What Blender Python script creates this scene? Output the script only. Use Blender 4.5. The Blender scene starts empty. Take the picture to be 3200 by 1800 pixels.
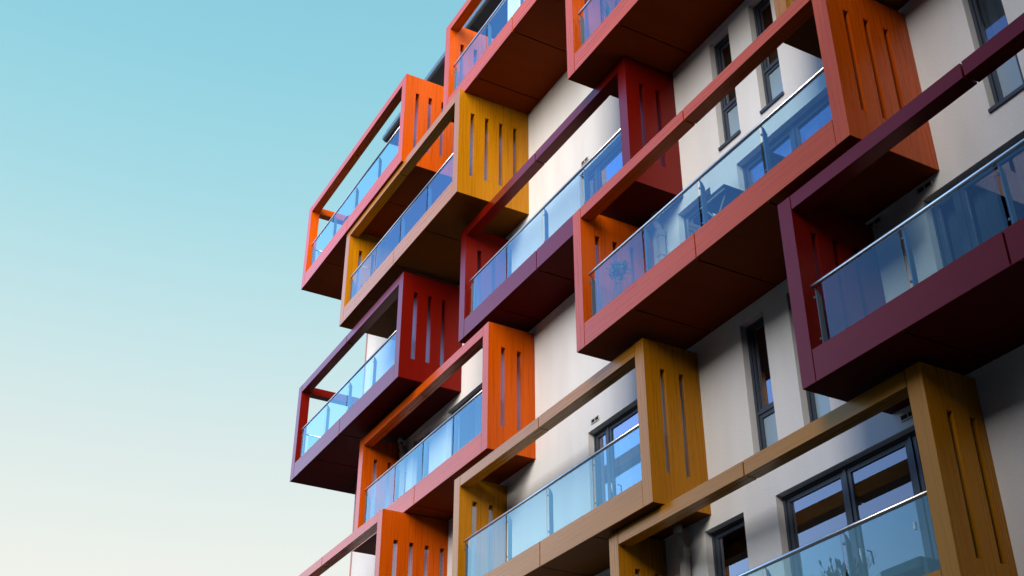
import bpy, math, random
from mathutils import Vector, Matrix
random.seed(7)
S = 3.0            # one storey = 3 m ; all building measures below are in storeys
ZG = 0.826         # ground lies this many storeys below z = 0 of the survey grid
sc = bpy.context.scene
col = sc.collection

# ------------------------------------------------------------------ camera
cam = bpy.data.cameras.new('camera'); co = bpy.data.objects.new('camera', cam); col.objects.link(co)
yaw, pitch, roll = math.radians(61.1472), math.radians(31.4397), math.radians(0.0720)
fw = Vector((-math.sin(yaw)*math.cos(pitch), math.cos(yaw)*math.cos(pitch), math.sin(pitch)))
rt = Vector((math.cos(yaw), math.sin(yaw), 0)); up = rt.cross(fw)
r2 = rt*math.cos(roll)+up*math.sin(roll); u2 = up*math.cos(roll)-rt*math.sin(roll)
M = Matrix((r2, u2, -fw)).transposed().to_4x4()
M.translation = Vector((0, -3.80416*S, (-0.29248+ZG)*S))
co.matrix_world = M
cam.sensor_width = 36; cam.lens = 36*3827.95/3200; cam.clip_end = 6000; cam.clip_start = .05
sc.camera = co

# ------------------------------------------------------------------ world
w = bpy.data.worlds.new('World'); sc.world = w; w.use_nodes = True
nt = w.node_tree; N = nt.nodes; Lk = nt.links; N.clear()
out = N.new('ShaderNodeOutputWorld'); bg = N.new('ShaderNodeBackground'); Lk.new(bg.outputs[0], out.inputs[0])
sky = N.new('ShaderNodeTexSky'); sky.sky_type = 'NISHITA'; sky.sun_disc = False
SUN_EL, SUN_AZ = math.radians(20), math.radians(132)
sky.sun_elevation = SUN_EL; sky.sun_rotation = SUN_AZ
tc = N.new('ShaderNodeTexCoord'); sp = N.new('ShaderNodeSeparateXYZ'); Lk.new(tc.outputs['Generated'], sp.inputs[0])
def ramp(stops, src, tree=None):
    T = tree or nt
    r = T.nodes.new('ShaderNodeValToRGB'); e = r.color_ramp.elements
    while len(e) < len(stops): e.new(.5)
    for q, (p, c_) in zip(e, stops): q.position = p; q.color = (*c_, 1)
    T.links.new(src, r.inputs[0]); return r
evening = ramp([(0, (.05,.04,.035)), (.12, (.10,.085,.07)), (.20, (.5,.45,.38)), (.28, (.86,.86,.78)), (.31, (.83,.85,.78)), (.40, (.69,.80,.78)), (.483, (.53,.755,.78)),
                (.57, (.375,.69,.76)), (.66, (.275,.62,.73)), (1, (.10,.34,.58))], sp.outputs[2])
blue = ramp([(0, (.03,.035,.04)), (.14, (.06,.07,.09)), (.22, (.5,.6,.7)), (.29, (1.0,1.45,1.9)), (.42, (.58,1.05,1.95)), (.58, (.27,.56,1.4)), (.8, (.16,.45,1.1)), (1, (.15,.4,.9))], sp.outputs[2])
# away from the low sun the sky is a much deeper blue
dv = N.new('ShaderNodeVectorMath'); dv.operation = 'DOT_PRODUCT'; Lk.new(tc.outputs['Generated'], dv.inputs[0]); dv.inputs[1].default_value = (-.50, -.866, 0)
mr = N.new('ShaderNodeMapRange'); mr.interpolation_type = 'SMOOTHSTEP'; Lk.new(dv.outputs['Value'], mr.inputs[0])
mr.inputs[1].default_value = .42; mr.inputs[2].default_value = .66
mx = N.new('ShaderNodeMixRGB'); Lk.new(mr.outputs[0], mx.inputs[0]); ev = N.new('ShaderNodeVectorMath'); ev.operation = 'SCALE'; ev.inputs['Scale'].default_value = 2**-.86; Lk.new(evening.outputs[0], ev.inputs[0]); Lk.new(ev.outputs[0], mx.inputs[1]); Lk.new(blue.outputs[0], mx.inputs[2])
# towards the street side (south) the sky dims into night blue
d3 = N.new('ShaderNodeVectorMath'); d3.operation = 'DOT_PRODUCT'; Lk.new(tc.outputs['Generated'], d3.inputs[0]); d3.inputs[1].default_value = (.30, -.954, 0)
m3 = N.new('ShaderNodeMapRange'); m3.interpolation_type = 'SMOOTHSTEP'; Lk.new(d3.outputs['Value'], m3.inputs[0])
m3.inputs[1].default_value = .12; m3.inputs[2].default_value = .62; m3.inputs[3].default_value = 1; m3.inputs[4].default_value = .30
dm = N.new('ShaderNodeVectorMath'); dm.operation = 'SCALE'; Lk.new(mx.outputs[0], dm.inputs[0]); Lk.new(m3.outputs[0], dm.inputs['Scale'])
sk = N.new('ShaderNodeMixRGB'); sk.blend_type = 'MIX'; sk.inputs[0].default_value = .06
sm = N.new('ShaderNodeVectorMath'); sm.operation = 'SCALE'; sm.inputs['Scale'].default_value = .10
Lk.new(sky.outputs[0], sm.inputs[0]); Lk.new(dm.outputs[0], sk.inputs[1]); Lk.new(sm.outputs[0], sk.inputs[2])
Lk.new(sk.outputs[0], bg.inputs[0]); bg.inputs[1].default_value = 1.06

# ------------------------------------------------------------------ sun (soft: the street lies in open shade at dusk)
sl = bpy.data.lights.new('sun', 'SUN'); sl.energy = 5.0; sl.angle = math.radians(60); sl.color = (1, .92, .84)
so = bpy.data.objects.new('sun', sl); col.objects.link(so)
sd = Vector((math.sin(SUN_AZ)*math.cos(SUN_EL), math.cos(SUN_AZ)*math.cos(SUN_EL), math.sin(SUN_EL)))
so.rotation_euler = sd.to_track_quat('Z', 'Y').to_euler(); so.location = (0, -30, 40)
sc.view_settings.view_transform = 'Standard'; sc.view_settings.look = 'None'
sc.view_settings.exposure = 0.86; sc.view_settings.gamma = 1
sc.render.engine = 'CYCLES'
sc.cycles.max_bounces = 10; sc.cycles.transparent_max_bounces = 24; sc.cycles.glossy_bounces = 5; sc.cycles.diffuse_bounces = 1

# ------------------------------------------------------------------ materials
def newmat(name):
    m = bpy.data.materials.new(name); m.use_nodes = True
    b = m.node_tree.nodes['Principled BSDF']; return m, m.node_tree, b
def grain(name, base, axis, rough=.32, ior=1.52, fine=1.0, var=.22):
    """laminate with streaks running along `axis`"""
    m, t, b = newmat(name); n = t.nodes; l = t.links
    g = n.new('ShaderNodeNewGeometry'); oi = n.new('ShaderNodeObjectInfo')
    ad = n.new('ShaderNodeVectorMath'); ad.operation = 'ADD'
    cv = n.new('ShaderNodeMath'); cv.operation = 'MULTIPLY'; cv.inputs[1].default_value = 40; l.new(oi.outputs['Random'], cv.inputs[0])
    l.new(g.outputs['Position'], ad.inputs[0]); l.new(cv.outputs[0], ad.inputs[1])
    mp = n.new('ShaderNodeMapping'); sx = [22*fine, 22*fine, 22*fine]; sx['xyz'.index(axis)] = .75; mp.inputs['Scale'].default_value = sx
    l.new(ad.outputs[0], mp.inputs[0])
    no = n.new('ShaderNodeTexNoise'); no.inputs['Scale'].default_value = 1; no.inputs['Detail'].default_value = 5; no.inputs['Roughness'].default_value = .62; no.inputs['Distortion'].default_value = .15
    l.new(mp.outputs[0], no.inputs['Vector'])
    mp2 = n.new('ShaderNodeMapping'); s2 = [2.6, 2.6, 2.6]; s2['xyz'.index(axis)] = .35; mp2.inputs['Scale'].default_value = s2; l.new(ad.outputs[0], mp2.inputs[0])
    n2 = n.new('ShaderNodeTexNoise'); n2.inputs['Scale'].default_value = 1; n2.inputs['Detail'].default_value = 3; l.new(mp2.outputs[0], n2.inputs['Vector'])
    ave = n.new('ShaderNodeMath'); ave.operation = 'MULTIPLY_ADD'; l.new(n2.outputs['Fac'], ave.inputs[0]); ave.inputs[1].default_value = .45; 
    hf = n.new('ShaderNodeMath'); hf.operation = 'MULTIPLY'; hf.inputs[1].default_value = .55; l.new(no.outputs['Fac'], hf.inputs[0]); l.new(hf.outputs[0], ave.inputs[2])
    lo = tuple(max(0, c_*(1-var*1.5)) for c_ in base); hi = (base[0]*(1+var*.7), base[1]*(1+var*1.2), base[2]*(1+var*1.2))
    r = ramp([(.36, lo), (.5, base), (.64, hi)], ave.outputs[0], t)
    l.new(r.outputs[0], b.inputs['Base Color'])
    rr = n.new('ShaderNodeMapRange'); l.new(no.outputs['Fac'], rr.inputs[0]); rr.inputs[3].default_value = rough-.05; rr.inputs[4].default_value = rough+.07; l.new(rr.outputs[0], b.inputs['Roughness'])
    b.inputs['IOR'].default_value = ior
    b.inputs['Specular Tint'].default_value = (1, *(min(1, .15+1.1*base[k]/base[0]) for k in (1, 2)), 1)
    return m
ORANGE, YELLOW, RED = (.49, .070, .001), (.39, .145, .002), (.13, .0035, .001)
MATS = {}
for nm, base, var in (('orange', ORANGE, .125), ('yellow', YELLOW, .11), ('red', RED, .05)):
    # soffit copy of the laminate: underside shade put into the colour, finer grain
    MATS[nm+'s'] = grain(f'{nm}_soffit_shaded', tuple(a*b for a, b in zip(base, {'orange': (.35, .36, .8), 'yellow': (.36, .30, 1), 'red': (.5, .6, 1)}[nm])), 'y', var=var*.8, rough=.6, ior=1.2, fine=1.6)
    for ax in 'xyz': MATS[nm+ax] = grain(f'{nm}_laminate_{ax}', base, ax, var=var, ior=1.6 if nm == 'yellow' else 1.52, rough=.27 if nm != 'red' else .30)
def plain(name, c, rough=.5, metal=0, ior=1.5, noise=0, nscale=3, bump=0, bscale=60):
    m, t, b = newmat(name); b.inputs['Roughness'].default_value = rough; b.inputs['Metallic'].default_value = metal; b.inputs['IOR'].default_value = ior
    b.inputs['Base Color'].default_value = (*c, 1)
    n = t.nodes; l = t.links
    if noise or bump: g = n.new('ShaderNodeNewGeometry')
    if noise:
        q = n.new('ShaderNodeTexNoise'); q.inputs['Scale'].default_value = nscale; q.inputs['Detail'].default_value = 6; l.new(g.outputs['Position'], q.inputs['Vector'])
        r = ramp([(.3, tuple(x*(1-noise) for x in c)), (.7, tuple(min(1, x*(1+noise)) for x in c))], q.outputs['Fac'], t); l.new(r.outputs[0], b.inputs['Base Color'])
    if bump:
        q = n.new('ShaderNodeTexNoise'); q.inputs['Scale'].default_value = bscale; q.inputs['Detail'].default_value = 4; l.new(g.outputs['Position'], q.inputs['Vector'])
        bp = n.new('ShaderNodeBump'); bp.inputs['Strength'].default_value = bump; bp.inputs['Distance'].default_value = .01; l.new(q.outputs['Fac'], bp.inputs['Height']); l.new(bp.outputs[0], b.inputs['Normal'])
    return m
def stucco():
    m, t, b = newmat('cream_render'); n = t.nodes; l = t.links; b.inputs['Roughness'].default_value = .9
    g = n.new('ShaderNodeNewGeometry')
    mp = n.new('ShaderNodeMapping'); mp.inputs['Scale'].default_value = (1.6, 1.6, .35); l.new(g.outputs['Position'], mp.inputs[0])
    a = n.new('ShaderNodeTexNoise'); a.inputs['Scale'].default_value = 1; a.inputs['Detail'].default_value = 5; l.new(mp.outputs[0], a.inputs['Vector'])
    f = n.new('ShaderNodeTexNoise'); f.inputs['Scale'].default_value = 34; f.inputs['Detail'].default_value = 3; l.new(g.outputs['Position'], f.inputs['Vector'])
    k = n.new('ShaderNodeMath'); k.operation = 'MULTIPLY_ADD'; k.inputs[1].default_value = .35; l.new(f.outputs['Fac'], k.inputs[0])
    k2 = n.new('ShaderNodeMath'); k2.operation = 'MULTIPLY'; k2.inputs[1].default_value = .65; l.new(a.outputs['Fac'], k2.inputs[0]); l.new(k2.outputs[0], k.inputs[2])
    r = ramp([(.35, (.74, .73, .71)), (.62, (.85, .84, .82))], k.outputs[0], t); l.new(r.outputs[0], b.inputs['Base Color'])
    bp = n.new('ShaderNodeBump'); bp.inputs['Strength'].default_value = .25; bp.inputs['Distance'].default_value = .012; l.new(f.outputs['Fac'], bp.inputs['Height']); l.new(bp.outputs[0], b.inputs['Normal'])
    return m
def glass(name, tint, refl, gain, ior=1.55, rough=.0, cap=.6):
    m = bpy.data.materials.new(name); m.use_nodes = True; t = m.node_tree; n = t.nodes; l = t.links; n.clear()
    o = n.new('ShaderNodeOutputMaterial'); tr = n.new('ShaderNodeBsdfTransparent'); tr.inputs[0].default_value = (*tint, 1)
    gl = n.new('ShaderNodeBsdfGlossy'); gl.inputs[0].default_value = (*refl, 1); gl.inputs['Roughness'].default_value = rough
    fr = n.new('ShaderNodeFresnel'); fr.inputs[0].default_value = ior
    mu = n.new('ShaderNodeMath'); mu.operation = 'MULTIPLY'; mu.use_clamp = True; cap_ = n.new('ShaderNodeMath'); cap_.operation = 'MINIMUM'; cap_.inputs[1].default_value = cap; mu.inputs[1].default_value = gain; l.new(fr.outputs[0], mu.inputs[0])
    ge = n.new('ShaderNodeNewGeometry'); inv = n.new('ShaderNodeMath'); inv.operation = 'SUBTRACT'; inv.inputs[0].default_value = 1; l.new(ge.outputs['Backfacing'], inv.inputs[1])
    m2 = n.new('ShaderNodeMath'); m2.operation = 'MULTIPLY'; l.new(mu.outputs[0], m2.inputs[0]); l.new(inv.outputs[0], m2.inputs[1]); l.new(m2.outputs[0], cap_.inputs[0]); mu = cap_
    mi = n.new('ShaderNodeMixShader'); l.new(mu.outputs[0], mi.inputs[0]); l.new(tr.outputs[0], mi.inputs[1]); l.new(gl.outputs[0], mi.inputs[2]); l.new(mi.outputs[0], o.inputs[0])
    return m
M_wall = stucco()
M_dark = plain('dark_backing', (.012, .011, .011), .8)
M_frame = plain('window_frame_grey', (.045, .06, .085), .4, 0, 1.5)
M_steel = plain('brushed_steel', (.80, .79, .77), .30, 1)
M_post = plain('post_steel', (.10, .13, .17), .45, .3)
M_rail_glass = glass('balustrade_glass', (.76, .90, .90), (.58, .88, .98), 1.35, cap=.21)
M_pane = glass('window_glass', (.60, .66, .70), (.78, .80, 1.0), 3.2, 1.6)
M_frost = plain('frosted_lower_pane', (.30, .42, .50), .18, 0, 1.6)
M_in = plain('room_interior', (.05, .042, .036), .9)
M_blind = plain('blind', (.42, .27, .16), .7)
M_curt = plain('curtain', (.55, .58, .60), .9)
M_curtd = plain('curtain_brown', (.30, .17, .08), .9)
M_roof = plain('canopy_panel', (.035, .037, .042), .5, 0, noise=.1)
M_roofe = plain('canopy_edge', (.30, .33, .36), .35, .6)
M_pipe = plain('downpipe_plastic', (.42, .40, .37), .4)
M_vent = plain('vent_frame', (.55, .53, .48), .5)
M_white = plain('white_handle', (.8, .8, .8), .3)
M_leaf = plain('leaf', (.045, .085, .03), .5, noise=.4, nscale=30)
M_leaf2 = plain('lavender_leaf', (.07, .09, .05), .6)
M_flower = plain('lavender_flower', (.06, .04, .09), .7)
M_stem = plain('stem', (.10, .06, .035), .8)
M_pot = plain('terracotta', (.25, .10, .05), .7)
M_tdark = plain('dark_table', (.02, .022, .025), .5)
M_tlight = plain('pale_wood', (.42, .33, .24), .6)
M_tgrey = plain('weathered_wood', (.20, .17, .15), .7)
M_ball = plain('glass_ball', (.75, .78, .8), .08, .9)
M_trim = plain('corner_trim', (.42, .16, .10), .4)

# ------------------------------------------------------------------ helpers
def P(x, y, z): return Vector((x*S, y*S, (z+ZG)*S))
class MB:
    def __init__(s): s.v = []; s.f = []; s.mi = []; s.smooth = []
    def quad(s, pts, mi=0, sm=False):
        b = len(s.v); s.v += [Vector(p) for p in pts]; s.f.append(list(range(b, b+len(pts)))); s.mi.append(mi); s.smooth.append(sm)
    def box(s, x0, x1, y0, y1, z0, z1, mi=0):
        b = len(s.v); s.v += [P(x, y, z) for z in (z0, z1) for y in (y0, y1) for x in (x0, x1)]
        for f in ((0,2,3,1), (4,5,7,6), (0,1,5,4), (2,6,7,3), (0,4,6,2), (1,3,7,5)):
            s.f.append([b+i for i in f]); s.mi.append(mi); s.smooth.append(False)
    def tube(s, pts, r, n=10, mi=0, cap=True):
        pts = [P(*p) for p in pts]; rr = r if isinstance(r, (list, tuple)) else [r]*len(pts); rings = []
        for i, p in enumerate(pts):
            d = (pts[min(i+1, len(pts)-1)]-pts[max(i-1, 0)]).normalized()
            a = d.cross(Vector((0, 0, 1)))
            if a.length < 1e-3: a = d.cross(Vector((1, 0, 0)))
            a.normalize(); c_ = d.cross(a); b = len(s.v)
            s.v += [p+(a*math.cos(2*math.pi*k/n)+c_*math.sin(2*math.pi*k/n))*rr[i]*S for k in range(n)]; rings.append(b)
        for q in range(len(rings)-1):
            for k in range(n):
                s.f.append([rings[q]+k, rings[q]+(k+1)%n, rings[q+1]+(k+1)%n, rings[q+1]+k]); s.mi.append(mi); s.smooth.append(True)
        if cap:
            s.f.append([rings[0]+k for k in range(n)][::-1]); s.mi.append(mi); s.smooth.append(False)
            s.f.append([rings[-1]+k for k in range(n)]); s.mi.append(mi); s.smooth.append(False)
    def plate(s, us, vs, holes, t0, t1, plane, mi=0):
        """plate with rectangular holes; plane 'xz' (thickness y) or 'yz' (thickness x)"""
        us = sorted(set([round(u, 5) for u in us]+[round(h[i], 5) for h in holes for i in (0, 1)]))
        vs = sorted(set([round(v, 5) for v in vs]+[round(h[i], 5) for h in holes for i in (2, 3)]))
        nu, nv = len(us)-1, len(vs)-1
        def full(i, j):
            if i < 0 or j < 0 or i >= nu or j >= nv: return False
            cu, cv_ = (us[i]+us[i+1])/2, (vs[j]+vs[j+1])/2
            return not any(h[0] < cu < h[1] and h[2] < cv_ < h[3] for h in holes)
        idx = {}
        def V(i, j, k):
            q = (i, j, k)
            if q not in idx:
                t = (t0, t1)[k]; idx[q] = len(s.v)
                s.v.append(P(us[i], t, vs[j]) if plane == 'xz' else P(t, us[i], vs[j]))
            return idx[q]
        flip = plane == 'yz'
        def F(*a):
            a = list(a); s.f.append(a[::-1] if flip else a); s.mi.append(mi); s.smooth.append(False)
        for i in range(nu):
            for j in range(nv):
                if not full(i, j): continue
                F(V(i,j,0), V(i+1,j,0), V(i+1,j+1,0), V(i,j+1,0)); F(V(i,j,1), V(i,j+1,1), V(i+1,j+1,1), V(i+1,j,1))
                if not full(i-1, j): F(V(i,j,0), V(i,j+1,0), V(i,j+1,1), V(i,j,1))
                if not full(i+1, j): F(V(i+1,j,0), V(i+1,j,1), V(i+1,j+1,1), V(i+1,j+1,0))
                if not full(i, j-1): F(V(i,j,0), V(i,j,1), V(i+1,j,1), V(i+1,j,0))
                if not full(i, j+1): F(V(i,j+1,0), V(i+1,j+1,0), V(i+1,j+1,1), V(i,j+1,1))
    def build(s, name, mats, parent=None, bevel=0, label=None):
        me = bpy.data.meshes.new(name)
        off = root_loc(parent)
        me.from_pydata([tuple(v-off) for v in s.v], [], s.f); me.update()
        for m in (mats if isinstance(mats, (list, tuple)) else [mats]): me.materials.append(m)
        for p, mi, sm in zip(me.polygons, s.mi, s.smooth): p.material_index = mi; p.use_smooth = sm
        o = bpy.data.objects.new(name, me); col.objects.link(o); o.parent = parent
        if bevel:
            b = o.modifiers.new('bevel', 'BEVEL'); b.width = bevel; b.segments = 2; b.limit_method = 'ANGLE'
        if label: o['label'] = label
        return o
def root_loc(p):
    v = Vector((0, 0, 0))
    while p is not None: v += p.location; p = p.parent
    return v
def thing(name, label, cat, loc, group=None):
    o = bpy.data.objects.new(name, None); col.objects.link(o); o.location = loc; o['label'] = label; o['category'] = cat
    o.empty_display_size = .3
    if group: o['group'] = group
    return o
def joined(mesh_name, label, cat): pass

# ------------------------------------------------------------------ ground
g = MB(); g.quad([(-900, -900, 0), (900, -900, 0), (900, 900, 0), (-900, 900, 0)])
o = g.build('ground', plain('asphalt', (.05, .05, .05), .9, noise=.25, nscale=1.2, bump=.3)); o['kind'] = 'structure'
g = MB(); g.box(-14, 4, -1.6, 0, -ZG, -ZG+.045)
o = g.build('pavement', plain('pavement_slabs', (.16, .155, .15), .9, noise=.15, nscale=4)); o['kind'] = 'structure'

# unseen block added right of the camera to shade the right side of the facade
OB = thing('brick_shade_block', 'unseen dark brick block added beside the camera to shade the right side of the facade', 'building', (3, -11, 0))
M_brick = plain('dark_brick', (.10, .06, .045), .9, noise=.3, nscale=6)
q = MB(); hs = [(y, y+.5, z, z+.55) for y in [-5.4+1.25*i for i in range(3)] for z in [k+.25-ZG for k in range(0, 8)]]
q.plate([-5.8, -2.0], [-ZG, 8.4], hs, 0.8, 0.9, 'yz'); q.plate([.9, 8], [-ZG, 8.4], [], -5.8, -5.7, 'xz'); q.plate([.9, 8], [-ZG, 8.4], [], -2.1, -2.0, 'xz')
q.plate([-5.8, -2.0], [-ZG, 8.4], [], 8.001, 8.1, 'yz'); q.build('wall', M_brick, OB)
q = MB(); q.box(.75, 8.15, -5.85, -1.95, 8.401, 8.5); q.build('roof', M_dark, OB)
q = MB(); q.box(1.1, 1.15, -5.6, -2.2, -ZG, 8.35); q.build('interior_shell', M_in, OB)
for h in hs:
    q = MB(); q.plate([h[0], h[0]+.25, h[1]], [h[2], h[3]], [(h[0]+.02, h[0]+.24, h[2]+.02, h[3]-.02), (h[0]+.26, h[1]-.02, h[2]+.02, h[3]-.02)], 0.85, 0.87, 'yz')
    wo = q.build('window', M_white, OB); q = MB(); q.box(.858, .86, h[0]+.015, h[1]-.015, h[2]+.015, h[3]-.015); q.build('pane', M_pane, wo)

TB = thing('terrace_shade_block', 'unseen long brick terrace added behind the camera to shade the lower right of the facade', 'building', (0, -33, 0))  # unseen terrace added to darken the lower and right storeys
q = MB(); hs = [(x, x+.4, z, z+.5) for x in [-6+1.1*i for i in range(11)] for z in [k+.3-ZG for k in range(0, 5)]]
q.plate([-6.4, 6.4], [-ZG, 5.5], hs, -9.1, -9.0, 'xz'); q.box(-6.399, -6.3, -12.9, -9.101, -ZG, 5.499); q.box(6.3, 6.399, -12.9, -9.101, -ZG, 5.499); q.box(-6.39, 6.39, -13, -12.901, -ZG, 5.499); q.build('wall', M_brick, TB)
q = MB(); q.box(-6.45, 6.45, -13.05, -8.95, 5.501, 5.6); q.build('roof', M_dark, TB)
q = MB(); q.box(-6.2, 6.2, -9.4, -9.35, -ZG, 5.45); q.build('interior_shell', M_in, TB)
for h in hs:
    q = MB(); q.plate([h[0], h[1]], [h[2], h[3]], [(h[0]+.02, h[1]-.02, h[2]+.02, h[2]+.24), (h[0]+.02, h[1]-.02, h[2]+.26, h[3]-.02)], -9.07, -9.05, 'xz')
    wo = q.build('window', M_white, TB); q = MB(); q.box(h[0]+.015, h[1]-.015, -9.062, -9.06, h[2]+.015, h[3]-.015); q.build('pane', M_pane, wo)

# ------------------------------------------------------------------ the building
B = thing('apartment_building', 'cream rendered apartment building with staggered orange, yellow and dark red box balconies', 'building', P(-6, 0, -ZG))
XL, XR = -9.825, 2.0
# windows: (x0, x1, z0, z1, type)
WIN = []
def slim(x, L): WIN.append((x, x+.19, L+.13, L+.945, 'slim'))
def french(x, L): WIN.append((x, x+1.08, L+.12, L+.935, 'french'))      # narrow side light + two doors
def wide(x, L): WIN.append((x, x+1.2, L+.12, L+.94, 'wide'))
def small(x, L): WIN.append((x, x+.32, L+.36, L+.94, 'small'))
for L in (2, 4):
    slim(-4.388, L); slim(-4.006, L)
for L in (4, 6): french(-8.98, L)
for L in (2, 4, 6): french(-5.915, L); french(-3.06, L)
for L in (3, 5): small(-8.60, L); wide(-7.965, L); small(-4.833, L); wide(-4.265, L); slim(-2.612, L); slim(-2.23, L)
small(-4.833, 1); wide(-4.265, 1)
small(-8.60, 1); wide(-7.965, 1); french(-9.0, 2)
holes = [w_[:4] for w_ in WIN]
m = MB(); m.plate([XL, XR], [-ZG, 7.06], holes, 0, .1, 'xz')
m.plate([-6.99, XR], [7.06, 8.1], [], 0, .1, 'xz')
m.plate([.1, 4], [-ZG, 7.06], [], XL, XL+.1, 'yz'); m.plate([.1, 4], [-ZG, 8.1], [], XR-.1, XR, 'yz')
m.plate([.1, .45], [7.06, 7.9], [], -6.99, -6.89, 'yz')
m.plate([XL+.1, XR-.1], [-ZG, 8.1], [], 3.9, 4, 'xz')
m.build('wall', M_wall, B)
m = MB(); m.box(XL-.012, XL-.001, -.006, .10, -ZG+.1, 7.06); m.box(XL-.001, XL+.012, -.006, -.001, -ZG+.1, 7.06)
m.build('corner_trim', M_trim, B)
# rooms behind the windows
m = MB()
for L in range(0, 8): m.box(XL+.1, XR-.1, .11, 3.9, L-.02, L+.08)
m.box(XL+.1, XR-.1, 1.3, 1.36, -ZG, 7.05)
for x in (-9.2, -6.3, -4.45, -3.2, -1.0, .8): m.box(x-.02, x+.02, .11, 1.3, -ZG, 6.98)
m.build('interior_shell', M_in, B)
# penthouse and canopy
m = MB(); m.plate([-9.2, -6.9], [7.08, 7.9], [(-9.0, -8.0, 7.1, 7.84), (-7.9, -7.02, 7.1, 7.84)], .42, .5, 'xz')
m.build('penthouse_wall', M_wall, B)
m = MB(); m.plate([-9.0, -8.5, -8.0], [7.1, 7.84], [(-8.97, -8.51, 7.13, 7.81), (-8.49, -8.03, 7.13, 7.81)], .44, .47, 'xz')
m.plate([-7.9, -7.46, -7.02], [7.1, 7.84], [(-7.87, -7.47, 7.13, 7.81), (-7.45, -7.05, 7.13, 7.81)], .44, .47, 'xz')
wf = m.build('penthouse_window', M_frame, B)
m = MB(); m.box(-8.98, -8.02, .455, .46, 7.12, 7.82); m.box(-7.88, -7.04, .455, .46, 7.12, 7.82); m.build('pane', M_pane, wf)
m = MB()
for x in [i*1.0-9.76 for i in range(12)]: m.box(x+.004, x+.996, .012, 1.6, 7.9, 7.915)
m.box(-9.74, 2.2, .014, 1.6, 7.918, 8.03)
cn = m.build('roof_canopy', M_roof, B)
m = MB(); pr = [(-.002, 7.915), (-.03, 7.93), (-.045, 7.955), (-.045, 7.985), (-.03, 8.01), (0, 8.03)]
m.tube([(-9.77, .018, 7.945), (2.2, .018, 7.945)], .036, 14); m.tube([(-9.77, .018, 7.945), (-9.77, 1.6, 7.945)], .036, 14)
m.build('canopy_edge', M_roofe, cn)

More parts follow.
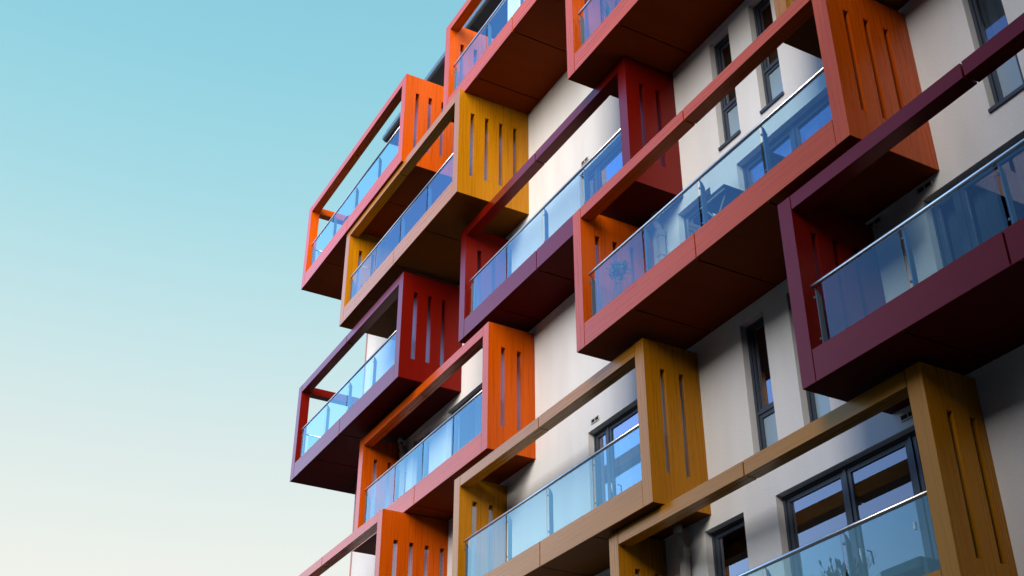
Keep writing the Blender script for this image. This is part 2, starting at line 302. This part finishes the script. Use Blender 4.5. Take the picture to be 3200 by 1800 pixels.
# windows
def window(x0, x1, z0, z1, kind, i):
    ya, yb = .042, .07
    f = MB(); hs = []; pn = MB(); fr = MB(); bl = None; sub = []
    t = .017
    if kind == 'slim':
        zt = z0+.298
        hs = [(x0+t, x1-t, z0+t, zt-t*.5), (x0+t, x1-t, zt+t*.5, z1-t)]
    elif kind == 'small': hs = [(x0+t, x1-t, z0+t, z1-t)]
    elif kind == 'wide':
        ms = [x0, x0+.43, x0+.84, x1]; hs = [(a+t*.6, b-t*.6, z0+t, z1-t) for a, b in zip(ms, ms[1:])]
        hs[0] = (x0+t, *hs[0][1:]); hs[-1] = (hs[-1][0], x1-t, *hs[-1][2:])
    else:
        ms = [x0, x0+.155, x0+.62, x1]; hs = [(a+t*.6, b-t*.6, z0+t, z1-t) for a, b in zip(ms, ms[1:])]
    f.plate([x0, x1], [z0, z1], hs, ya, yb, 'xz')
    for n_, h in enumerate(hs):     # opening sashes, set back from the frame
        e = .020 if not (kind == 'slim' and n_ == 1) else .012
        h2 = (h[0]+.003, h[1]-.003, h[2]+.003, h[3]-.003)
        f.plate([h2[0], h2[1]], [h2[2], h2[3]], [(h2[0]+e, h2[1]-e, h2[2]+e, h2[3]-e)], ya+.006, yb-.004, 'xz')
        if kind == 'slim' and n_ == 0: fr.box(h2[0]+e-.002, h2[1]-e+.002, .056, .060, h2[2]+e-.002, h2[3]-e+.002)
        else: pn.box(h2[0]+e-.002, h2[1]-e+.002, .056, .058, h2[2]+e-.002, h2[3]-e+.002)
    wo = f.build('window' if kind in ('slim', 'small') else 'balcony_door', M_frame, B)
    pn.build('pane', M_pane, wo)
    if fr.v: fr.build('frosted_pane', M_frost, wo)
    s_ = MB(); s_.box(x0-.004, x1+.004, -.012, ya-.001, z0-.012, z0+.006); s_.build('sill', M_frame, wo)
    if kind in ('wide', 'french'):
        a = ms[1]+.045 if kind == 'wide' else ms[1]+.05
        h_ = MB(); zc = (z0+z1)/2-.03
        h_.tube([(a, ya+.004, zc+.03), (a, ya-.02, zc+.03), (a+.003, ya-.02, zc-.028)], .0042, 8)
        h_.box(ms[2]-.05, ms[2]-.042, ya-.012, ya+.003, zc+.02, zc+.05)
        h_.build('door_handle', M_white, wo)
    lvl = int(z0)
    if kind == 'wide' and (lvl != 3 or x0 < -5):
        b_ = MB(); zz = z1-.03
        for h in hs[:2]:
            zz = h[3]-.012
            while zz > z0+.10:
                b_.quad([P(h[0]+.01, .082, zz), P(h[1]-.01, .082, zz), P(h[1]-.01, .090, zz-.0085), P(h[0]+.01, .090, zz-.0085)]); zz -= .0095
            b_.box(h[0]+.01, h[1]-.01, .080, .092, zz-.006, zz)
        b_.build('blind', M_blind, wo)
    if kind == 'french' or (kind == 'wide' and lvl == 3 and x0 > -5):
        c_ = MB(); rnd = random.Random(i)
        for h, n_ in ((hs[0], 1), (hs[1], 2), (hs[-1], 1)):
            xa = h[0]+.01; wid = (h[1]-h[0])*(.9 if h is hs[0] else .28); k = 26; prev = None
            for q in range(k+1):
                xx = xa+wid*q/k; yy = .11+.010*math.sin(q*1.35)+.004*math.sin(q*.5)
                if prev: c_.quad([P(prev[0], prev[1], z0+.02), P(xx, yy, z0+.02), P(xx, yy, z1-.02), P(prev[0], prev[1], z1-.02)], 0, True)
                prev = (xx, yy)
        c_.build('curtain', M_curt if rnd.random() > .3 else M_curtd, wo)
    if kind == 'slim' and lvl == 4:
        c_ = MB(); prev = None
        for q in range(17):
            xx = x0+.02+.16*q/16; yy = .10+.008*math.sin(q*1.4)
            if prev: c_.quad([P(prev[0], prev[1], z0+.3), P(xx, yy, z0+.3), P(xx, yy, z1-.02), P(prev[0], prev[1], z1-.02)], 0, True)
            prev = (xx, yy)
        c_.build('curtain', M_curtd, wo)
    if kind == 'slim' and lvl == 3:
        c_ = MB(); prev = None
        for q in range(17):
            xx = x0+.02+.16*q/16; yy = .085+.006*math.sin(q*1.1)
            if prev: c_.quad([P(prev[0], prev[1], z0+.3), P(xx, yy, z0+.3), P(xx, yy, z1-.02), P(prev[0], prev[1], z1-.02)], 0, True)
            prev = (xx, yy)
        c_.build('curtain', M_curt, wo)
    if kind == 'slim' and lvl == 2:
        b_ = MB(); zz = z1-.03
        while zz > z0+.32:
            b_.quad([P(x0+.02, .080, zz), P(x1-.02, .080, zz), P(x1-.02, .088, zz-.0085), P(x0+.02, .088, zz-.0085)]); zz -= .0095
        b_.build('blind', plain('dark_blind', (.10, .08, .08), .7), wo)
for i, a in enumerate(WIN): window(*a, i)

# vents
def vent(x, z):
    f = MB(); f.plate([x, x+.045, x+.09], [z, z+.03], [(x+.005, x+.042, z+.005, z+.026), (x+.048, x+.085, z+.005, z+.026)], -.006, -.001, 'xz')
    for a in (x+.006, x+.049):
        for k in range(4): f.box(a, a+.034, -.004, -.0025, z+.0065+k*.005, z+.009+k*.005, 1)
    f.box(x+.004, x+.086, -.0022, -.0012, z+.004, z+.027, 1)
    f.build('vent', [M_vent, M_dark], B)
for x, z in ((-5.878, 4.992), (-5.87, 2.972), (-3.078, 2.974), (-3.402, 2.974), (-3.410, 1.976), (-3.41, 3.975), (-7.12, 3.975)): vent(x, z)

# downpipes
def downpipe(x, ztop, zbot):
    m = MB(); y = -.035
    m.tube([(x, y-.02, ztop), (x, y-.02, ztop-.045)], .026, 12)
    m.tube([(x, y-.02, ztop-.03), (x, y-.02, ztop-.075), (x+.006, y-.008, ztop-.10), (x+.010, y, ztop-.13)], .021, 12)
    m.box(x-.013, x+.033, y-.023, y+.023, ztop-.17, ztop-.125)
    m.box(x-.009, x+.029, y-.019, y+.019, zbot, ztop-.168)
    z = ztop-.30
    while z > zbot: m.box(x-.013, x+.033, y-.023, -.001, z-.012, z); z -= .5
    m.build('downpipe', M_pipe, B)
downpipe(-4.985, 4.018, 3.14); downpipe(-4.985, 2.012, 1.12); downpipe(-8.74, 4.012, 3.14)

# ------------------------------------------------------------------ balconies
def balcony(label, kind, x0, x1, L, z0, z1, d, nslots, joint, joints, wrap=False, right=True):
    mx_, my_, mz_ = MATS[kind+'x'], MATS[kind+'y'], MATS[kind+'z']
    t = .083; G = .0050
    zf = z0+.148                      # top of fascia
    bm_ = MB(); bm_.box(x0+t-.01, x1-t+.01, -d+.016, -.002, z0+.014, z0+.10)
    if wrap: bm_.box(x0+.02, XL-.015, -.002, 1.0, z0+.014, z0+.10)
    b = bm_.build('balcony', M_dark, B, label=label)
    # soffit panels
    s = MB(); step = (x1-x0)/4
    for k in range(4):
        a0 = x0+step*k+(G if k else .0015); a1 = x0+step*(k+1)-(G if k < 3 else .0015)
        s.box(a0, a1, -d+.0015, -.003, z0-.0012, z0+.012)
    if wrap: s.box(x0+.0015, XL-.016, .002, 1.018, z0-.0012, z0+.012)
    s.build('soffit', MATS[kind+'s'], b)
    # fascia
    f = MB(); f.box(x0+t+G, joint-G, -d+.001, -d+.018, z0+.0005, zf); f.box(joint+G, x1-t-G, -d+.001, -d+.018, z0+.0005, zf)
    f.build('fascia', mx_, b)
    f = MB(); f.box(x0+t, x1-t, -d+.0185, -d+.05, z0+.1005, zf-.002); f.build('curb', M_dark, b)
    # top beam
    f = MB(); zt = z1-.073
    f.box(x0+t+G, joint-G, -d+.001, -d+.080, zt, z1-.0005); f.box(joint+G, x1-t-G, -d+.001, -d+.080, zt, z1-.0005)
    f.box(x0+t, x1-t, -d+.030, -d+.055, zt+.022, z1-.022, 1)
    f.build('top_beam', [mx_, M_dark], b)
    # side panels
    sl_z0, sl_z1 = z0+.18, z0+.783
    def slots():
        return [(-d+.100+.125*k-.0, -d+.100+.125*k+.034, sl_z0, sl_z1) for k in range(nslots)]
    def panel(xa):
        q = MB(); q.plate([-d, -.001], [z0, z1], slots(), xa, xa+t, 'yz'); q.build('side_panel', mz_, b)
    if wrap:
        q = MB(); q.box(x0, x0+t, -d, -d+.085, z0, z1); q.build('corner_post', mz_, b)
        q = MB(); q.box(x0+.001, x0+t-.001, .94, 1.02, z0, z1); q.build('corner_post', mz_, b)
        q = MB(); q.box(x0+.001, x0+t-.001, -d+.087, .938, zt, z1-.0005); q.build('return_beam', my_, b)
        q = MB(); q.box(x0+.001, x0+.018, -d+.087, .938, z0+.0005, zf); q.build('return_fascia', my_, b)
        q = MB(); q.tube([(x0+.05, -d+.09, z0+.47), (x0+.05, .935, z0+.47)], .0075); q.build('return_handrail', M_steel, b)
        for a, c_ in ((-d+.12, .18), (.20, .93)):
            q = MB(); q.box(x0+.048, x0+.052, a, c_, z0+.10, z0+.462); q.build('return_glass', M_rail_glass, b)
    else: panel(x0)
    if right: panel(x1-t)
    # balustrade
    yr = -d+.030; zr = L+.490
    q = MB(); q.tube([(x0+t+.03, yr, zr), (x1-t-.001, yr, zr)], .0100, 12); q.build('handrail', M_steel, b)
    edges = [x0+t+.092]+joints+[x1-t-.012]
    for k in range(len(edges)-1):
        a = edges[k]+(0 if k == 0 else .012); c_ = edges[k+1]-(.003 if k < len(edges)-2 else 0)
        q = MB(); q.box(a, c_, yr-.0022, yr+.0022, z0+.11, zr-.010); q.build('glass_panel', M_rail_glass, b)
    for x in [x0+t+.04]+[j+.013 for j in joints]:
        q = MB(); zt_ = zr-.018; xs = (x-.003, x+.003)
        prof = [(yr+.006, z0+.10), (yr+.032, z0+.10), (yr+.032, zt_-.03), (yr+.016, zt_), (yr+.006, zt_)]
        q.quad([P(xs[0], y, z) for y, z in prof][::-1]); q.quad([P(xs[1], y, z) for y, z in prof])
        for e in range(5):
            (ya_, za), (yb_, zb) = prof[e], prof[(e+1) % 5]
            q.quad([P(xs[0], ya_, za), P(xs[0], yb_, zb), P(xs[1], yb_, zb), P(xs[1], ya_, za)])
        q.tube([(x, yr+.010, zt_-.005), (x, yr, zr-.004)], .0035, 8)
        for zc in (zt_-.035, z0+.2): q.tube([(x-.010, yr+.004, zc), (x-.010, yr+.012, zc)], .006, 8)
        q.build('glass_post', M_post, b)
    return b
J = lambda x0, *r: [x0+q for q in r]
balcony('orange box balcony wrapping the building corner at the top left', 'orange', -10.081, -7.69, 6, 6.018, 6.985, .636, 4, -8.905, J(-10.081, .70, 1.24, 1.77), wrap=True)
balcony('orange box balcony at the top edge beside the roof canopy', 'orange', -7.017, -4.70, 6, 6.01, 6.99, .578, 4, -5.858, J(-7.017, .696, 1.21, 1.71))
balcony('yellow box balcony with four slots in its side panel', 'yellow', -8.944, -6.637, 5, 5.040, 6.028, .614, 4, -7.79, J(-8.944, .69, 1.20, 1.71))
balcony('orange box balcony cut off by the top of the photo', 'orange', -5.139, -2.80, 5, 5.0, 5.99, .563, 4, -4.02, J(-5.139, .66, 1.17, 1.67))
balcony('dark red box balcony wrapping the corner in the middle left', 'red', -10.107, -7.726, 4, 4.014, 4.962, .542, 3, -8.925, J(-10.107, .726, 1.237, 1.761), wrap=True)
balcony('dark red box balcony in the centre below an orange one', 'red', -7.032, -4.764, 4, 4.022, 4.987, .375, 2, -5.892, J(-7.032, .674, 1.185, 1.69))
balcony('yellow box balcony mostly hidden at the top right', 'yellow', -3.42, -1.15, 4, 4.022, 4.987, .37, 2, -2.30, J(-3.42, .674, 1.185, 1.69))
balcony('orange box balcony on the lower left with two slots', 'orange', -8.868, -6.572, 3, 3.008, 3.966, .369, 2, -7.712, J(-8.868, .712, 1.216, 1.721))
balcony('largest orange box balcony, with a small tree and a table', 'orange', -5.184, -2.935, 3, 3.021, 3.970, .528, 3, -4.047, J(-5.184, .662, 1.168, 1.67))
balcony('orange box balcony at the bottom left edge', 'orange', -10.20, -7.881, 2, 2.0, 3.0, .539, 4, -9.085, J(-10.2, .70, 1.20, 1.71), wrap=True)
balcony('pale yellow wood box balcony in the lower middle', 'yellow', -7.054, -4.766, 2, 2.012, 2.957, .366, 2, -5.905, J(-7.054, .69, 1.19, 1.699))
balcony('big dark red box balcony at the right edge', 'red', -3.458, -1.15, 2, 2.034, 2.980, .502, 3, -2.344, J(-3.458, .636, 1.126, 1.62))
balcony('yellow wood box balcony at the bottom right with lavender', 'yellow', -5.265, -2.990, 1, 1.03, 2.0, .309, 2, -4.115, J(-5.265, .67, 1.177, 1.681))

# ------------------------------------------------------------------ things on the balconies
def leaves(m, c, r, n, size, rnd, squash=1.0, mi=0):
    cl = [(Vector((rnd.gauss(0, 1), rnd.gauss(0, 1), rnd.gauss(0, 1))).normalized()*rnd.uniform(.45, .95)) for _ in range(max(6, n//22))]
    for _ in range(n):
        q = rnd.choice(cl); v = Vector((q.x*r, q.y*r, q.z*r*squash))+Vector((rnd.gauss(0, r*.17), rnd.gauss(0, r*.17), rnd.gauss(0, r*.17)))
        p = P(*(Vector(c)+v)); a = Vector((rnd.gauss(0, 1), rnd.gauss(0, 1), rnd.gauss(0, 1))).normalized(); b = a.orthogonal().normalized()
        b = (Matrix.Rotation(rnd.random()*6.28, 3, a) @ b); s = size*S*rnd.uniform(.6, 1.3); cc = a.cross(b)
        m.quad([p, p+b*s*.5+cc*s*.28, p+b*s, p+b*s*.5-cc*s*.28], mi)
def pot(m, x, y, z, r, h, mi=0):
    m.tube([(x, y, z), (x, y, z+h*.85), (x, y, z+h*.86), (x, y, z+h)], [r*.72, r*.95, r*1.08, r*1.08], 18, mi)
rnd = random.Random(3)
fl = 3.121
T = thing('potted_tree', 'small leafy tree in a pot behind the left glass panel of the largest orange balcony', 'plant', P(-5.0, -.33, fl))
q = MB(); pot(q, -5.0, -.33, fl, .05, .10); q.build('pot', M_pot, T)
q = MB(); q.tube([(-5.0, -.33, fl+.08), (-4.995, -.335, fl+.2), (-4.985, -.345, fl+.33), (-4.985, -.345, fl+.40)], [.006, .005, .004, .002], 8)
for k in range(7):
    a = k*.9; q.tube([(-4.985, -.345, fl+.33+.010*k), (-4.985+.045*math.cos(a), -.345+.045*math.sin(a), fl+.37+.012*k)], [.003, .0015], 6)
q.build('trunk', M_stem, T)
q = MB(); leaves(q, (-4.985, -.345, fl+.40), .062, 330, .020, rnd, .8); q.build('foliage', M_leaf, T)

T = thing('garden_table', 'dark folding table with pale crossed legs on the largest orange balcony', 'table', P(-3.96, -.32, fl))
q = MB(); q.box(-4.07, -3.85, -.468, -.17, fl+.236, fl+.248); q.build('tabletop', M_tdark, T)
q = MB(); q.box(-4.06, -3.86, -.462, -.450, fl+.222, fl+.2355); q.box(-4.06, -3.86, -.188, -.176, fl+.222, fl+.2355); q.build('rail', M_tlight, T)
for y in (-.44, -.20):
    for a, b_ in ((-4.05, -3.88), (-3.88, -4.05)):
        q = MB(); yy = y+(.006 if a < b_ else -.006); q.tube([(a, yy, fl+.002), (b_, yy, fl+.226)], .005, 6); q.build('leg', M_tlight, T)
def chair(x, y, face, label, mat):
    T = thing('garden_chair', label, 'chair', P(x, y, fl))
    q = MB()
    for k in range(5): q.box(x-.07+.029*k, x-.045+.029*k, y-.075, y+.075, fl+.148, fl+.154)
    q.build('seat', mat, T)
    q = MB(); xb = x-face*.075
    for k in range(5): q.box(xb-.005, xb+.005, y-.073, y+.073, fl+.20+.030*k, fl+.223+.030*k)
    q.build('backrest', mat, T)
    for sy in (-1, 1):
        q = MB(); q.tube([(xb, y+sy*.08, fl+.001), (xb, y+sy*.08, fl+.36)], .0055, 6); q.build('leg', mat, T)
        q = MB(); q.tube([(x+face*.07, y+sy*.08, fl+.001), (x+face*.07, y+sy*.08, fl+.148)], .0055, 6); q.build('leg', mat, T)
chair(-4.25, -.26, 1, 'pale slatted chair left of the dark folding table', M_tgrey)
chair(-3.70, -.31, -1, 'dark slatted chair right of the dark folding table', M_tdark)

fl5 = 5.14
T = thing('round_shrub', 'bushy round shrub in a planter on the yellow four slot balcony', 'plant', P(-8.76, -.42, fl5))
q = MB(); pot(q, -8.76, -.42, fl5, .075, .13); q.build('pot', M_tdark, T)
q = MB(); leaves(q, (-8.76, -.42, fl5+.21), .10, 520, .018, rnd, .8); q.build('foliage', M_leaf, T)
q = MB()
T = thing('glass_ball_lantern', 'shiny silver glass ball hanging over the round shrub', 'lantern', P(-8.60, -.42, fl5+.30))
def ball(m, x, y, z, r, n=18, mi=0):
    m.tube([(x, y, z+r*math.cos(math.pi*k/10)*-1) for k in range(11)], [max(1e-4, r*math.sin(math.pi*k/10)) for k in range(11)], n, mi, False)
ball(q, -8.60, -.42, fl5+.27, .028); q.build('globe', M_ball, T)
q = MB(); q.tube([(-8.60, -.42, fl5+.297), (-8.60, -.50, fl5+.345), (-8.60, -.575, fl5+.352)], .0014, 6); q.build('hook', M_steel, T)

fl1 = 1.131
T = thing('lavender_pot', 'lavender with flower spikes behind the glass of the bottom right balcony', 'plant', P(-3.67, -.2, fl1))
q = MB(); q.box(-3.76, -3.58, -.235, -.165, fl1, fl1+.11); q.build('trough', M_tdark, T)
q = MB(); f = MB()
for k in range(150):
    x = -3.67+rnd.uniform(-.08, .08); y = -.2+rnd.uniform(-.03, .03); dx = rnd.gauss(0, .045); h = rnd.uniform(.09, .17)
    q.tube([(x, y, fl1+.10), (x+dx*.4, y+dx*.2, fl1+.10+h*.6), (x+dx, y+dx*.3, fl1+.10+h)], [.0016, .0013, .0008], 4, 0, False)
    if k % 5 == 0: f.tube([(x+dx, y+dx*.3, fl1+.10+h), (x+dx*1.05, y+dx*.3, fl1+.115+h), (x+dx*1.1, y+dx*.3, fl1+.13+h)], [.002, .0055, .001], 6)
q.build('stems', M_leaf2, T); f.build('flowers', M_flower, T)
T = thing('flat_topped_plant', 'flat topped leafy plant left of the lavender', 'plant', P(-3.83, -.2, fl1))
q = MB(); pot(q, -3.83, -.2, fl1, .05, .10); q.build('pot', M_pot, T)
q = MB()
for k in range(5):
    leaves(q, (-3.83+rnd.uniform(-.09, .09), -.2+rnd.uniform(-.02, .02), fl1+.20+rnd.uniform(-.03, .055)), .028, 70, .014, rnd, .35)
    q.tube([(-3.83, -.2, fl1+.1), (-3.83+rnd.uniform(-.05, .05), -.2, fl1+.2)], .002, 5)
q.build('foliage', M_leaf, T)
T = thing('outdoor_armchair', 'dark blue cushioned armchair at the right end of the bottom right balcony', 'armchair', P(-3.32, -.19, fl1))
q = MB(); q.box(-3.43, -3.21, -.255, -.12, fl1+.10, fl1+.15); q.build('cushion', M_tdark, T, bevel=.03)
q = MB(); q.box(-3.42, -3.22, -.118, -.085, fl1+.12, fl1+.155); q.build('backrest', M_tdark, T, bevel=.04)
for x in (-3.445, -3.195):
    q = MB(); q.box(x-.012, x+.012, -.25, -.08, fl1+.02, fl1+.135); q.build('armrest', M_tdark, T, bevel=.015)
for x in (-3.44, -3.20):
    for y in (-.24, -.09):
        q = MB(); q.tube([(x, y, fl1+.001), (x, y, fl1+.10)], .007, 8); q.build('leg', M_tdark, T)

flT = 5.10
T = thing('spiky_plant', 'spiky long leaved plant at the very top behind the glass', 'plant', P(-4.84, -.4, flT))
q = MB(); pot(q, -4.84, -.4, flT, .05, .12); q.build('pot', M_tdark, T)
q = MB()
for k in range(46):
    a = rnd.random()*6.28; r_ = rnd.uniform(.03, .13); h = rnd.uniform(.18, .36); c_ = Vector((-4.84, -.4, flT+.11)); tip = c_+Vector((math.cos(a)*r_, math.sin(a)*r_, h))
    mid = c_+Vector((math.cos(a)*r_*.35, math.sin(a)*r_*.35, h*.62)); sd_ = Vector((-math.sin(a), math.cos(a), 0))*.005
    q.quad([P(*(c_-sd_)), P(*(c_+sd_)), P(*(mid+sd_)), P(*(mid-sd_))]); q.quad([P(*(mid-sd_)), P(*(mid+sd_)), P(*tip)])
q.build('leaves', M_leaf, T)

flP = 6.118
T = thing('round_table', 'small round bistro table on the orange corner balcony', 'table', P(-9.19, -.43, flP))
q = MB(); q.tube([(-9.19, -.45, flP+.236), (-9.19, -.45, flP+.248)], .11, 28); q.build('tabletop', M_tdark, T)
q = MB(); q.tube([(-9.19, -.45, flP+.01), (-9.19, -.45, flP+.236)], .009, 10); q.tube([(-9.19, -.45, flP+.001), (-9.19, -.45, flP+.012)], .07, 18); q.build('pedestal', M_tdark, T)
print('objects', len(bpy.data.objects))
